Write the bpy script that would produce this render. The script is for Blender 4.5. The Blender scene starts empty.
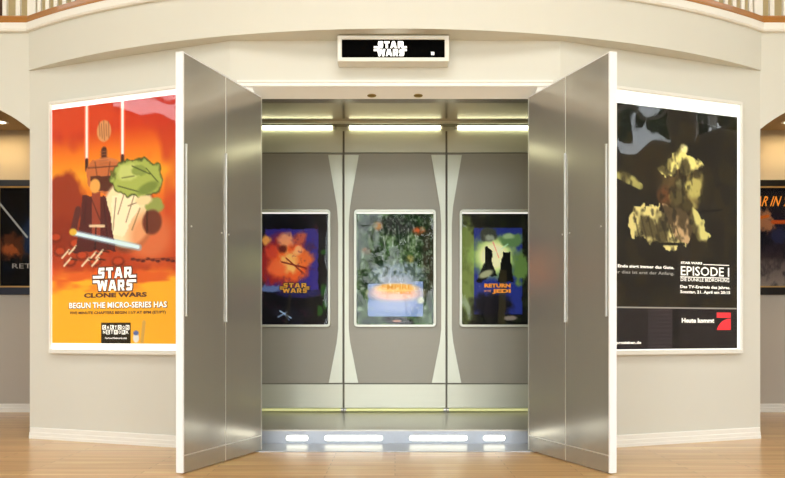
import bpy, math
import numpy as np
from mathutils import Vector, Matrix
PI = math.pi
SC = bpy.context.scene
COL = SC.collection

# ------------------------------------------------------------------ camera
F = 779.0                                   # focal length in pixels of a 785 wide frame
cam_d = bpy.data.cameras.new('camera'); cam = bpy.data.objects.new('camera', cam_d); COL.objects.link(cam)
cam.location = (0, 0, 0.85); cam.rotation_euler = (PI/2, 0, 0)
cam_d.sensor_width = 36; cam_d.lens = F/785*36
cam_d.shift_x = -2.5/785; cam_d.shift_y = (330-239)/785
cam_d.clip_start = 0.05; cam_d.clip_end = 200
SC.camera = cam

def s2l(c):
    return tuple(((x/255)/12.92 if x/255 <= .04045 else ((x/255+.055)/1.055)**2.4) for x in c)

# ------------------------------------------------------------------ world, lights, exposure
w = bpy.data.worlds.new('world'); SC.world = w; w.use_nodes = True
bg = w.node_tree.nodes['Background']; bg.inputs[0].default_value = (0.89, 0.955, 1.0, 1); bg.inputs[1].default_value = 7.0
SC.view_settings.view_transform = 'Standard'; SC.view_settings.look = 'None'
SC.view_settings.gamma = 1; SC.view_settings.use_curve_mapping = False
SC.view_settings.exposure = 0.08

def area(name, loc, rot, sx, sy, power, col, portal=False, spread=180):
    d = bpy.data.lights.new(name, 'AREA'); d.shape = 'RECTANGLE'; d.size = sx; d.size_y = sy
    d.energy = power; d.color = col; d.spread = math.radians(spread)
    if portal: d.cycles.is_portal = True
    o = bpy.data.objects.new(name, d); COL.objects.link(o); o.location = loc; o.rotation_euler = rot
    return o
WIN = [(-7.5, 0.7, 2.7), (-7.5, 3.1, 4.9), (7.5, 0.7, 2.7), (7.5, 3.1, 4.9)]
for i, (x, y0, y1) in enumerate(WIN):
    area('window_portal', (x + (.2 if x < 0 else -.2), (y0+y1)/2, 4.45), (0, (-PI/2 if x < 0 else PI/2), 0), 1.6, y1-y0, 1, (1, 1, 1), portal=True)
for x0, x1 in ((-6, -2.6), (-1.7, 1.7), (2.6, 6)):
    area('window_portal', ((x0+x1)/2, -4.8, 2.65), (PI/2, 0, 0), x1-x0, 4.5, 1, (1, 1, 1), portal=True)
area('foyer_fill_light', (0, 0.6, 5.7), (0, 0, 0), 5, 3, 240, (1, .98, .93))  # added fill panel, gives the enclosed foyer its overall light
area('hall_light', (-4.0, 7.72, 2.88), (0, 0, 0), 0.3, 0.2, 5.5, (1, .68, .30))
area('hall_light', (4.0, 7.72, 2.88), (0, 0, 0), 0.3, 0.2, 5.5, (1, .68, .30))
area('landing_light', (-4, 6.9, 5.6), (0, 0, 0), 1, .8, 12, (1, .85, .6))
area('landing_light', (4, 6.9, 5.6), (0, 0, 0), 1, .8, 12, (1, .85, .6))
TUBE_W = 6.5      # emission of the fluorescent tubes in the recess
STEP_W = 2.4      # emission of the step lights

# ------------------------------------------------------------------ materials
def mat(name, col, rough=.5, metal=0, spec=.5, emit=0, ecol=None, bump=None, noise=None, coat=0):
    m = bpy.data.materials.new(name); m.use_nodes = True
    nt = m.node_tree; p = nt.nodes['Principled BSDF']
    c = s2l(col)
    p.inputs['Base Color'].default_value = (*c, 1); p.inputs['Roughness'].default_value = rough
    p.inputs['Metallic'].default_value = metal; p.inputs['Specular IOR Level'].default_value = spec
    if coat: p.inputs['Coat Weight'].default_value = coat; p.inputs['Coat Roughness'].default_value = .1
    if emit:
        p.inputs['Emission Color'].default_value = (*(s2l(ecol) if ecol else c), 1)
        p.inputs['Emission Strength'].default_value = emit
    if noise or bump:
        tc = nt.nodes.new('ShaderNodeTexCoord'); mp = nt.nodes.new('ShaderNodeMapping')
        nt.links.new(tc.outputs['Object'], mp.inputs[0])
        sc_ = (noise or bump)[0]; mp.inputs['Scale'].default_value = sc_
        n = nt.nodes.new('ShaderNodeTexNoise'); n.inputs['Scale'].default_value = 1; n.inputs['Detail'].default_value = 4
        nt.links.new(mp.outputs[0], n.inputs[0])
        if noise:
            r = nt.nodes.new('ShaderNodeMixRGB'); amt = noise[1]
            r.inputs[1].default_value = tuple(x*(1-amt) for x in c)+(1,)
            r.inputs[2].default_value = tuple(min(1, x*(1+amt)) for x in c)+(1,)
            nt.links.new(n.outputs[0], r.inputs[0]); nt.links.new(r.outputs[0], p.inputs['Base Color'])
        if bump:
            b = nt.nodes.new('ShaderNodeBump'); b.inputs['Strength'].default_value = bump[1]; b.inputs['Distance'].default_value = bump[2]
            nt.links.new(n.outputs[0], b.inputs['Height']); nt.links.new(b.outputs[0], p.inputs['Normal'])
    return m

M = {}
M['wall'] = mat('wall_paint', (222, 221, 212), .6, noise=((2, 2, 2), .02))
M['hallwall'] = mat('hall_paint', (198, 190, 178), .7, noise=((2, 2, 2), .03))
M['landwall'] = mat('landing_paint', (196, 180, 142), .7, noise=((2, 2, 2), .03))
M['ceil'] = mat('ceiling_paint', (232, 228, 218), .8, noise=((2, 2, 2), .02))
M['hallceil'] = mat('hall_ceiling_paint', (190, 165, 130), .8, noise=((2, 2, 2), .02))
M['trim'] = mat('white_trim_paint', (246, 244, 238), .4, noise=((3, 3, 3), .015))
M['whiteframe'] = mat('white_frame', (238, 237, 230), .35, noise=((3, 3, 3), .015))
M['metal'] = mat('door_metal', (184, 181, 173), .18, .6, noise=((220, 220, 1.5), .03))
M['edge'] = mat('white_door_edge', (245, 246, 250), .3, 0, noise=((3, 3, 3), .01))
M['alu'] = mat('aluminium_strip', (226, 226, 222), .3, .7, noise=((3, 3, 60), .03))
M['dark'] = mat('dark_joint', (118, 115, 102), .6, noise=((3, 3, 3), .03))
M['panel'] = mat('grey_panel', (158, 154, 142), .45, .35, noise=((1.5, 100, 120), .03))
M['panel2'] = mat('pale_panel', (205, 206, 190), .38, .5, noise=((1.5, 100, 120), .04))
M['fin'] = mat('pale_fin', (212, 215, 200), .4, .5, noise=((90, 90, 2), .03))
M['polish'] = mat('polished_metal', (190, 184, 174), .2, 1, noise=((2, 90, 2), .03))
M['tread'] = mat('tread_metal', (198, 195, 187), .3, .8, noise=((2, 90, 2), .04))
M['threshold'] = mat('threshold_metal', (176, 180, 186), .3, .35, noise=((2, 90, 2), .03))
M['riser'] = mat('riser_metal', (178, 184, 194), .38, .5, noise=((60, 60, 60), .05))
M['bframe'] = mat('silver_frame', (214, 216, 204), .35, .5, noise=((20, 20, 20), .02))
M['black'] = mat('black_lacquer', (16, 15, 15), .35, noise=((4, 4, 4), .1))
M['gold'] = mat('gilt_line', (196, 160, 100), .4, .4, noise=((40, 40, 40), .06))
M['blueframe'] = mat('dark_blue_frame', (40, 48, 66), .4, noise=((20, 20, 20), .06))
M['wood'] = mat('rail_wood', (176, 116, 46), .35, noise=((3, 3, 60), .25), coat=.3)
M['darkwood'] = mat('dark_newel_wood', (78, 34, 22), .4, noise=((40, 40, 3), .2))
M['lightpanel'] = mat('backlit_panel', (250, 250, 245), .5, emit=.75, noise=((2, 2, 2), .01))
M['tube'] = mat('fluorescent_tube', (240, 245, 170), .5, emit=TUBE_W, ecol=(255, 253, 212))
M['tube2'] = mat('fluorescent_tube_low', (240, 245, 170), .5, emit=.22, ecol=(250, 246, 185))
M['steplight'] = mat('step_light_lens', (255, 255, 240), .5, emit=STEP_W, ecol=(255, 252, 232))
M['bulb'] = mat('downlight_glow', (255, 245, 220), .5, emit=6, ecol=(255, 240, 205))
M['brass'] = mat('brass_ring', (150, 130, 80), .35, .8, noise=((20, 20, 20), .05))
M['rubber'] = mat('caster_rubber', (150, 140, 150), .4, noise=((20, 20, 20), .05))
M['steel'] = mat('steel', (150, 150, 150), .3, .9, noise=((20, 20, 20), .05))
M['signblack'] = mat('sign_black', (3, 3, 3), .6, spec=.02, noise=((20, 20, 20), .05))
M['signwhite'] = mat('sign_lit_white', (255, 255, 250), .5, emit=1.1)
M['white_ink'] = mat('white_ink', (250, 248, 240), .5, emit=.5)
M['grey_ink'] = mat('grey_ink', (150, 146, 140), .5, emit=.3)
M['brown_ink'] = mat('brown_ink', (92, 38, 10), .5, emit=.1)
M['red_ink'] = mat('red_ink', (238, 40, 55), .5, emit=.35)
M['black_ink'] = mat('black_ink', (34, 22, 8), .5)
M['gold_ink'] = mat('gold_ink', (226, 168, 52), .5, emit=.2)
M['orange_ink'] = mat('orange_ink', (238, 150, 40), .5, emit=.3)
M['leafm'] = mat('tree_leaves', (52, 78, 40), .7, noise=((6, 6, 6), .3))
M['bark'] = mat('tree_bark', (70, 52, 38), .9, noise=((6, 6, 2), .2))
M['grass'] = mat('lawn', (96, 116, 66), .9, noise=((2, 2, 2), .2))

def floor_mat():
    m = bpy.data.materials.new('oak_strip_floor'); m.use_nodes = True; nt = m.node_tree; p = nt.nodes['Principled BSDF']
    tc = nt.nodes.new('ShaderNodeTexCoord'); br = nt.nodes.new('ShaderNodeTexBrick')
    br.inputs['Color1'].default_value = (*s2l((230, 186, 124)), 1); br.inputs['Color2'].default_value = (*s2l((208, 162, 102)), 1)
    br.inputs['Mortar'].default_value = (*s2l((170, 124, 78)), 1)
    br.inputs['Scale'].default_value = 1; br.inputs['Mortar Size'].default_value = .0025; br.inputs['Brick Width'].default_value = 1.1
    br.inputs['Row Height'].default_value = .07; br.inputs['Bias'].default_value = 0
    br.offset = .37
    nt.links.new(tc.outputs['Object'], br.inputs[0])
    mp = nt.nodes.new('ShaderNodeMapping'); mp.inputs['Scale'].default_value = (1.2, 26, 1)
    nt.links.new(tc.outputs['Object'], mp.inputs[0])
    n = nt.nodes.new('ShaderNodeTexNoise'); n.inputs['Scale'].default_value = 1; n.inputs['Detail'].default_value = 6
    nt.links.new(mp.outputs[0], n.inputs[0])
    mx = nt.nodes.new('ShaderNodeMixRGB'); mx.blend_type = 'OVERLAY'; mx.inputs[0].default_value = .8
    nt.links.new(br.outputs[0], mx.inputs[1]); nt.links.new(n.outputs[0], mx.inputs[2])
    nt.links.new(mx.outputs[0], p.inputs['Base Color'])
    p.inputs['Roughness'].default_value = .3; p.inputs['Coat Weight'].default_value = .35; p.inputs['Coat Roughness'].default_value = .12
    return m
M['floor'] = floor_mat()

def clear_cover(name, strength, scale, rough=.03, ior=1.5):
    m = bpy.data.materials.new(name); m.use_nodes = True; nt = m.node_tree; nt.nodes.clear()
    out = nt.nodes.new('ShaderNodeOutputMaterial'); mix = nt.nodes.new('ShaderNodeMixShader')
    tr = nt.nodes.new('ShaderNodeBsdfTransparent'); gl = nt.nodes.new('ShaderNodeBsdfGlossy'); fr = nt.nodes.new('ShaderNodeFresnel')
    gl.inputs['Roughness'].default_value = rough; fr.inputs[0].default_value = ior
    tc = nt.nodes.new('ShaderNodeTexCoord'); mp = nt.nodes.new('ShaderNodeMapping'); mp.inputs['Scale'].default_value = scale
    n = nt.nodes.new('ShaderNodeTexNoise'); n.inputs['Scale'].default_value = 1; n.inputs['Detail'].default_value = 1
    b = nt.nodes.new('ShaderNodeBump'); b.inputs['Strength'].default_value = 1; b.inputs['Distance'].default_value = strength
    nt.links.new(tc.outputs['Object'], mp.inputs[0]); nt.links.new(mp.outputs[0], n.inputs[0]); nt.links.new(n.outputs[0], b.inputs['Height'])
    nt.links.new(b.outputs[0], gl.inputs['Normal'])
    ge = nt.nodes.new('ShaderNodeNewGeometry'); iv = nt.nodes.new('ShaderNodeMath'); iv.operation = 'SUBTRACT'; iv.inputs[0].default_value = 1
    mu = nt.nodes.new('ShaderNodeMath'); mu.operation = 'MULTIPLY'
    nt.links.new(ge.outputs['Backfacing'], iv.inputs[1]); nt.links.new(iv.outputs[0], mu.inputs[0]); nt.links.new(fr.outputs[0], mu.inputs[1])
    nt.links.new(mu.outputs[0], mix.inputs[0]); nt.links.new(tr.outputs[0], mix.inputs[1]); nt.links.new(gl.outputs[0], mix.inputs[2])
    nt.links.new(mix.outputs[0], out.inputs[0])
    return m
M['acrylic'] = clear_cover('wavy_acrylic', .012, (2.2, 1, 1.6))
M['glass'] = clear_cover('poster_glass', .006, (4, 1, 3), ior=1.4)
M['winglass'] = clear_cover('window_glass', .0, (1, 1, 1), .0)

def print_mat(name, emit):
    m = bpy.data.materials.new(name); m.use_nodes = True; nt = m.node_tree; p = nt.nodes['Principled BSDF']
    a = nt.nodes.new('ShaderNodeVertexColor'); a.layer_name = 'Col'
    nt.links.new(a.outputs[0], p.inputs['Base Color']); p.inputs['Roughness'].default_value = .6; p.inputs['Specular IOR Level'].default_value = .05
    if emit:
        nt.links.new(a.outputs[0], p.inputs['Emission Color']); p.inputs['Emission Strength'].default_value = emit
    return m
M['print_lit'] = print_mat('backlit_print', .16)
M['print_niche'] = print_mat('niche_print', .32)
M['print'] = print_mat('paper_print', 0)

# ------------------------------------------------------------------ mesh helpers
class MB:
    def __init__(s): s.v = []; s.f = []; s.smooth = []
    def add(s, vs, fs, sm=False):
        o = len(s.v); s.v += [tuple(v) for v in vs]; s.f += [tuple(i+o for i in f) for f in fs]; s.smooth += [sm]*len(fs); return s
    def box(s, x0, x1, y0, y1, z0, z1):
        x0, x1 = min(x0, x1), max(x0, x1)
        vs = [(x0, y0, z0), (x1, y0, z0), (x1, y1, z0), (x0, y1, z0), (x0, y0, z1), (x1, y0, z1), (x1, y1, z1), (x0, y1, z1)]
        return s.add(vs, [(0, 3, 2, 1), (4, 5, 6, 7), (0, 1, 5, 4), (1, 2, 6, 5), (2, 3, 7, 6), (3, 0, 4, 7)])
    def prism(s, pts, a0, a1, axis='z'):           # polygon pts extruded along an axis
        n = len(pts)
        def P(p, a):
            if axis == 'z': return (p[0], p[1], a)
            if axis == 'y': return (p[0], a, p[1])
            return (a, p[0], p[1])
        vs = [P(p, a0) for p in pts] + [P(p, a1) for p in pts]
        fs = [tuple(range(n))[::-1], tuple(range(n, 2*n))] + [(i, (i+1) % n, (i+1) % n+n, i+n) for i in range(n)]
        return s.add(vs, fs)
    def tube(s, p0, p1, r, n=16, cap=True):
        p0, p1 = Vector(p0), Vector(p1); d = (p1-p0).normalized(); q = d.to_track_quat('Z', 'Y')
        vs = []
        for p in (p0, p1):
            for i in range(n):
                a = 2*PI*i/n; vs.append(p + q @ Vector((r*math.cos(a), r*math.sin(a), 0)))
        s.add(vs, [(i, (i+1) % n, (i+1) % n+n, i+n) for i in range(n)], True)
        if cap: s.add(vs, [tuple(range(n))[::-1], tuple(range(n, 2*n))])
        return s
    def ball(s, c, r, n=12, k=8, sq=(1, 1, 1)):
        vs = []; fs = []
        for j in range(k+1):
            t = PI*j/k
            for i in range(n):
                a = 2*PI*i/n; vs.append((c[0]+sq[0]*r*math.sin(t)*math.cos(a), c[1]+sq[1]*r*math.sin(t)*math.sin(a), c[2]+sq[2]*r*math.cos(t)))
        for j in range(k):
            for i in range(n): fs.append((j*n+i, (j+1)*n+i, (j+1)*n+(i+1) % n, j*n+(i+1) % n))
        return s.add(vs, fs, True)
    def sweep(s, path, prof):                      # closed profile (offset, z) swept along plan path [(x,y,nx,ny)]
        n = len(prof); vs = []
        for (x, y, nx, ny) in path:
            for (o, z) in prof: vs.append((x+nx*o, y+ny*o, z))
        fs = []
        for k in range(len(path)-1):
            for i in range(n): fs.append((k*n+i, (k+1)*n+i, (k+1)*n+(i+1) % n, k*n+(i+1) % n))
        fs.append(tuple(range(n))[::-1]); fs.append(tuple(range((len(path)-1)*n, len(path)*n)))
        return s.add(vs, fs)
    def build(s, name, m, parent=None, kind=None, label=None, bevel=0, fixn=True):
        me = bpy.data.meshes.new(name); me.from_pydata(s.v, [], s.f); me.update()
        if fixn:
            import bmesh
            b = bmesh.new(); b.from_mesh(me); bmesh.ops.remove_doubles(b, verts=b.verts, dist=1e-6) if bevel else None
            bmesh.ops.recalc_face_normals(b, faces=b.faces)
            b.to_mesh(me); b.free()
        if any(s.smooth) and len(me.polygons) == len(s.smooth): me.polygons.foreach_set('use_smooth', s.smooth)
        me.materials.append(m)
        o = bpy.data.objects.new(name, me); COL.objects.link(o)
        if parent: o.parent = parent
        if kind: o['kind'] = kind
        if label: o['label'] = label
        if bevel:
            md = o.modifiers.new('bevel', 'BEVEL'); md.width = bevel; md.segments = 2; md.limit_method = 'ANGLE'
        return o

def thing(name, label, cat, loc=(0, 0, 0), rz=0, group=None, kind=None):
    o = bpy.data.objects.new(name, None); COL.objects.link(o); o.location = loc; o.rotation_euler = (0, 0, rz)
    o.empty_display_size = .1
    if label: o['label'] = label
    if cat: o['category'] = cat
    if group: o['group'] = group
    if kind: o['kind'] = kind
    return o
def tag(o, label, cat, group=None):
    o['label'] = label; o['category'] = cat
    if group: o['group'] = group
    return o
def struct(name, mb, m, **k): return mb.build(name, m, kind='structure', **k)

# ------------------------------------------------------------------ plan of the place (metres; x right, y away from the camera)
CX, CY = 1.165, 5.49            # ends of the flat middle wall
EX, EY = 2.874, 6.13            # outer corners of the angled walls
FL = math.hypot(EX-CX, EY-CY)   # length of an angled wall
ANG = math.atan2(EY-CY, EX-CX)
OPEN = 1.0                      # half width of the doorway
HEAD = 2.56
SOF = 2.89; TR0 = 3.19; TR1 = 3.258; RAIL1 = 3.318
R = 5.31; AY = 5.272 + R         # balcony arc: centre (0, AY)
# floor, ceilings
struct('floor', MB().box(-7.7, 7.7, -5.2, 8.3, -.1, 0), M['floor'])
struct('ceiling', MB().box(-7.7, 7.7, -5.2, 8.3, 5.8, 5.9), M['ceil'])
# outer walls of the foyer with tall windows
def wall_with_openings(name, axis, pos, thick, a0, a1, z0, z1, ops, m):
    b = MB(); cur = a0
    def bx(p, q, za, zb):
        if axis == 'x': b.box(min(pos, pos+thick), max(pos, pos+thick), p, q, za, zb)
        else: b.box(p, q, min(pos, pos+thick), max(pos, pos+thick), za, zb)
    for (p, q, zl, zh) in ops:
        bx(cur, p, z0, z1); bx(p, q, z0, zl); bx(p, q, zh, z1); cur = q
    bx(cur, a1, z0, z1)
    return struct(name, b, m)
wall_with_openings('wall_left', 'x', -7.7, .2, -5.2, 8.3, 0, 5.8, [(.7, 2.7, 4.15, 5.25), (3.1, 4.9, 4.15, 5.25)], M['wall'])
wall_with_openings('wall_right', 'x', 7.5, .2, -5.2, 8.3, 0, 5.8, [(.7, 2.7, 3.65, 5.25), (3.1, 4.9, 3.65, 5.25)], M['wall'])
wall_with_openings('wall_back', 'y', -5.2, .2, -7.5, 7.5, 0, 5.8, [(-6, -2.6, .4, 4.9), (-1.7, 1.7, .4, 4.9), (2.6, 6, .4, 4.9)], M['wall'])
def window(n, axis, pos, a0, a1, z0, z1):
    e = thing('window_%d' % n, None, None, kind='structure')
    b = MB()
    def bx(mb, p, q, za, zb, t=.04):
        if axis == 'x': mb.box(pos-t, pos+t, p, q, za, zb)
        else: mb.box(p, q, pos-t, pos+t, za, zb)
    for (p, q, za, zb) in ((a0, a0+.07, z0, z1), (a1-.07, a1, z0, z1), (a0+.07, a1-.07, z0, z0+.07), (a0+.07, a1-.07, z1-.07, z1)): bx(b, p, q, za, zb)
    k = max(1, round((a1-a0)/1.0))
    for i in range(1, k):
        c = a0+(a1-a0)*i/k; bx(b, c-.025, c+.025, z0+.07, z1-.07, .03)
    for zc in (z0+(z1-z0)*.36, z0+(z1-z0)*.7): bx(b, a0+.07, a1-.07, zc-.025, zc+.025, .028)
    b.build('window_frame', M['trim'], e)
    g = MB(); bx(g, a0+.06, a1-.06, z0+.06, z1-.06, .003); g.build('pane', M['winglass'], e)
n = 1
for (x, y0, y1) in WIN:
    window(n, 'x', x+(-.1 if x < 0 else .1), y0, y1, 4.15 if x < 0 else 3.65, 5.25); n += 1
for x0, x1 in ((-6, -2.6), (-1.7, 1.7), (2.6, 6)):
    window(n, 'y', -5.1, x0, x1, .4, 4.9); n += 1

# doorway wall (flat middle part) and the two angled walls
b = MB()
b.box(-CX, -OPEN, CY, CY+.25, 0, SOF+.3); b.box(OPEN, CX, CY, CY+.25, 0, SOF+.3); b.box(-OPEN, OPEN, CY, CY+.25, HEAD, SOF+.3)
struct('wall_front', b, M['wall'])
nx, ny = math.sin(ANG), math.cos(ANG)
for sgn, nm in ((-1, 'wall_front_left'), (1, 'wall_front_right')):
    pts = [(sgn*CX, CY), (sgn*EX, EY), (sgn*EX, EY+.16), (sgn*(CX+.02), CY+.25)]
    struct(nm, MB().prism(pts, 0, SOF+.3), M['wall'])
# header walls with segmental arches over the side halls
def arch_wall(sgn):
    xc = EX+.8; Ra = 1.261; zc = 2.43-math.sqrt(Ra*Ra-.64)
    xs = np.linspace(EX, EX+1.6, 33)
    arc = [(float(x), zc+math.sqrt(Ra*Ra-(x-xc)**2)) for x in xs]
    b = MB()
    for k in range(32):
        (xa, za), (xb, zb) = arc[k], arc[k+1]
        b.prism([(sgn*xa, za), (sgn*xb, zb), (sgn*xb, 3.19), (sgn*xa, 3.19)], EY, EY+.16, 'y')
    b.box(sgn*(EX+1.6), sgn*7.5, EY, EY+.16, 0, 3.19)
    return struct('wall_left_arch' if sgn < 0 else 'wall_right_arch', b, M['wall'])
arch_wall(-1); arch_wall(1)
# hall walls, hall ceiling, landing
struct('wall_hall', MB().box(-7.5, 7.5, 8.07, 8.2, 0, 3.1), M['hallwall'])
struct('wall_hall_left', MB().box(-5.62, -5.5, EY+.16, 8.07, 0, 3.1), M['hallwall'])
struct('wall_hall_right', MB().box(5.5, 5.62, EY+.16, 8.07, 0, 3.1), M['hallwall'])
struct('ceiling_hall', MB().box(-7.5, -1.7, EY+.16, 8.07, 2.92, 3.0).box(1.7, 7.5, EY+.16, 8.07, 2.92, 3.0), M['hallceil'])
struct('wall_landing', MB().box(-7.5, 7.5, 7.6, 7.7, 3.25, 5.8), M['landwall'])

# balcony: fascia and soffit follow an arc between the outer corners, floor slab over it
def arc_path(x0=-EX, x1=EX, n=48, wings=True):
    out = []
    a0, a1 = math.asin(x0/R), math.asin(x1/R)
    if wings: out.append((-7.5, EY, 0, -1))
    for i in range(n+1):
        a = a0+(a1-a0)*i/n
        x, y = R*math.sin(a), AY-R*math.cos(a)
        out.append((x, y, math.sin(a), -math.cos(a)))
    if wings: out.append((7.5, EY, 0, -1))
    return out
yend = AY-math.sqrt(R*R-EX*EX)
pth = arc_path(wings=False)
b = MB()
n = len(pth); vs = []
for (x, y, _, _) in pth: vs += [(x, y, SOF), (x, y, TR0)]
for (x, y, _, _) in pth: vs += [(x, EY+.1, SOF), (x, EY+.1, TR0)]
fs = []
for i in range(n-1):
    a = 2*i; c = 2*n+2*i
    fs += [(a, a+2, a+3, a+1), (a, c, c+2, a+2), (a+1, a+3, c+3, c+1), (c, c+1, c+3, c+2)]
fs += [(0, 1, 2*n+1, 2*n), (2*n-2, 4*n-2, 4*n-1, 2*n-1)]
b.add(vs, fs)
struct('wall_balcony', b, M['wall'])
# landing floor slab
pts = [(-7.5, EY+.05)]+[(x, y+.02) for (x, y, _, _) in pth]+[(7.5, EY+.05), (7.5, 7.6), (-7.5, 7.6)]
struct('floor_landing', MB().prism(pts, TR0, 3.25), M['ceil'])
full = [(-7.45, EY, 0, -1)]+pth+[(7.45, EY, 0, -1)]
struct('trim_1', MB().sweep(full, [(-.03, TR0), (.022, TR0), (.03, TR0+.012), (.022, TR0+.02), (.022, TR1), (-.03, TR1)]), M['trim'])

# baseboards
def bb_prof(h=.087): return [(0, 0), (.022, 0), (.022, .02), (.018, .024), (.018, .047), (.013, .053), (.013, h-.006), (.008, h), (0, h)]
def straight(p, q, n_): return [(p[0], p[1], *n_), (q[0], q[1], *n_)]
struct('baseboard_left', MB().sweep(straight((-EX+.012, EY-.0045), (-CX, CY), (-nx, -ny)), bb_prof()), M['trim'])
struct('baseboard_right', MB().sweep(straight((EX-.012, EY-.0045), (CX, CY), (nx, -ny)), bb_prof()), M['trim'])
struct('baseboard_hall_left', MB().sweep(straight((-5.5, 8.07), (-1.7, 8.07), (0, -1)), bb_prof()), M['trim'])
struct('baseboard_hall_right', MB().sweep(straight((1.7, 8.07), (5.5, 8.07), (0, -1)), bb_prof()), M['trim'])

# white door casing: head moulding, lining of the opening
b = MB()
b.prism([(CY, 2.56), (CY, 2.61), (CY-.02, 2.606), (CY-.02, 2.592), (CY-.012, 2.588), (CY-.012, 2.574), (CY-.024, 2.568), (CY-.024, 2.56)], -1.11, 1.11, 'x')
b.box(-1.09, -OPEN, CY-.012, CY, 0, 2.56); b.box(OPEN, 1.09, CY-.012, CY, 0, 2.56)
struct('trim_2', b, M['trim'])
b = MB(); b.prism([(CY-.012, 2.558), (5.56, 2.499), (5.56, 2.515), (CY-.012, 2.572)], -OPEN, OPEN, 'x'); b.box(-OPEN, -OPEN+.008, CY-.012, CY+.25, 0, 2.535); b.box(OPEN-.008, OPEN, CY-.012, CY+.25, 0, 2.535)  # head underside tilted, shaped to catch more window light
struct('trim_3', b, M['trim'])

# ------------------------------------------------------------------ metal recess behind the doors
NW = 1.42; NB = 7.0; NC = 2.70; TZ = .109; RY = 5.79
struct('ceiling_recess', MB().box(-NW, NW, 5.761, NB+.16, NC, NC+.05), M['polish'])
struct('trim_4', MB().box(-OPEN+.009, OPEN-.009, 5.561, 5.66, 2.499, HEAD-.001).box(-OPEN+.009, OPEN-.009, 5.66, 5.76, 2.535, HEAD-.001).box(-1.2, 1.2, 5.741, 5.76, 2.535, NC+.05), M['polish'])
b = MB(); b.box(-NW-.05, -NW, CY+.25, NB+.16, 0, NC+.05); struct('wall_recess_left', b, M['panel2'])
b = MB(); b.box(NW, NW+.05, CY+.25, NB+.16, 0, NC+.05); struct('wall_recess_right', b, M['panel2'])
struct('wall_recess_rear', MB().box(-NW, NW, NB+.10, NB+.16, 0, NC), M['panel2'])
struct('floor_threshold', MB().box(-OPEN+.008, OPEN-.008, 5.43, RY, .0, .006), M['threshold'])
st = thing('floor_step', None, None, kind='structure')
MB().box(-NW, NW, RY, NB+.10, TZ-.012, TZ).build('tread', M['tread'], st)
MB().box(-NW, NW, RY+.004, RY+.03, 0.0, TZ-.012).build('riser', M['riser'], st)

# back wall cladding: three bays of panels, seams and hourglass cover plates
bw = thing('wall_cladding', None, None, kind='structure')
SX = .4625
bays = [(-1.415, -SX), (-SX, SX), (SX, 1.415)]
for (a, c) in bays:
    MB().box(a+.009, c-.009, NB, NB+.03, 2.446, 2.652).build('upper_panel', M['panel2'], bw)
    MB().box(a+.009, c-.009, NB, NB+.03, .371, 2.436).build('main_panel', M['panel'], bw)
    MB().box(a+.009, c-.009, NB, NB+.03, .152, .361).build('lower_panel', M['panel2'], bw)
MB().box(-1.415, 1.415, NB+.012, NB+.10, .152, 2.64).build('backing', M['dark'], bw)
for s in (-1, 1):
    for t in (-1, 1):
        prof = [(.010, 2.42), (.137, 2.42), (.058, 1.955), (.047, 1.8), (.047, .86), (.060, .74), (.132, .376), (.010, .376)]
        pts = [(s*SX + t*o, z) for (o, z) in prof]
        MB().prism(pts, NB-.012, NB-.0005, 'y').build('cover_plate', M['fin'], bw)

struct('added_valance', MB().box(-NW, NW, 6.895, 6.905, 2.677, NC), M['panel2'])  # added valance, hides the tubes' mirror image in the polished ceiling
# cove tubes above the cladding, low tubes under it
segs = [(-1.40, -.54, 'left'), (-.43, .43, 'middle'), (.54, 1.40, 'right')]
for (a, c, wd) in segs:
    t = thing('fluorescent_tube', 'glowing yellow-white tube at the top of the recess, %s bay' % wd, 'light', ((a+c)/2, NB-.018, 2.665), 0, 'tubes above the recess panels')
    h = (c-a)/2
    MB().tube((-h+.02, 0, 0), (h-.02, 0, 0), .015).build('tube', M['tube'], t)
    MB().tube((-h, 0, 0), (-h+.02, 0, 0), .015).build('end_cap', M['alu'], t); MB().tube((h-.02, 0, 0), (h, 0, 0), .015).build('end_cap', M['alu'], t)
    MB().box(-h, h, .016, .03, -.012, .02).build('fitting', M['alu'], t)
for (a, c, wd) in [(-1.40, -.468, 'left'), (-.457, .457, 'middle'), (.468, 1.40, 'right')]:
    t = thing('glow_strip', 'dim yellow glow strip at the foot of the recess, %s bay' % wd, 'light', ((a+c)/2, NB+.028, .131), 0, 'glow strips at the foot of the recess')
    h = (c-a)/2
    MB().tube((-h+.02, 0, 0), (h-.02, 0, 0), .015).build('tube', M['tube2'], t)
    MB().tube((-h, 0, 0), (-h+.02, 0, 0), .015).build('end_cap', M['alu'], t); MB().tube((h-.02, 0, 0), (h, 0, 0), .015).build('end_cap', M['alu'], t)

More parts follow.
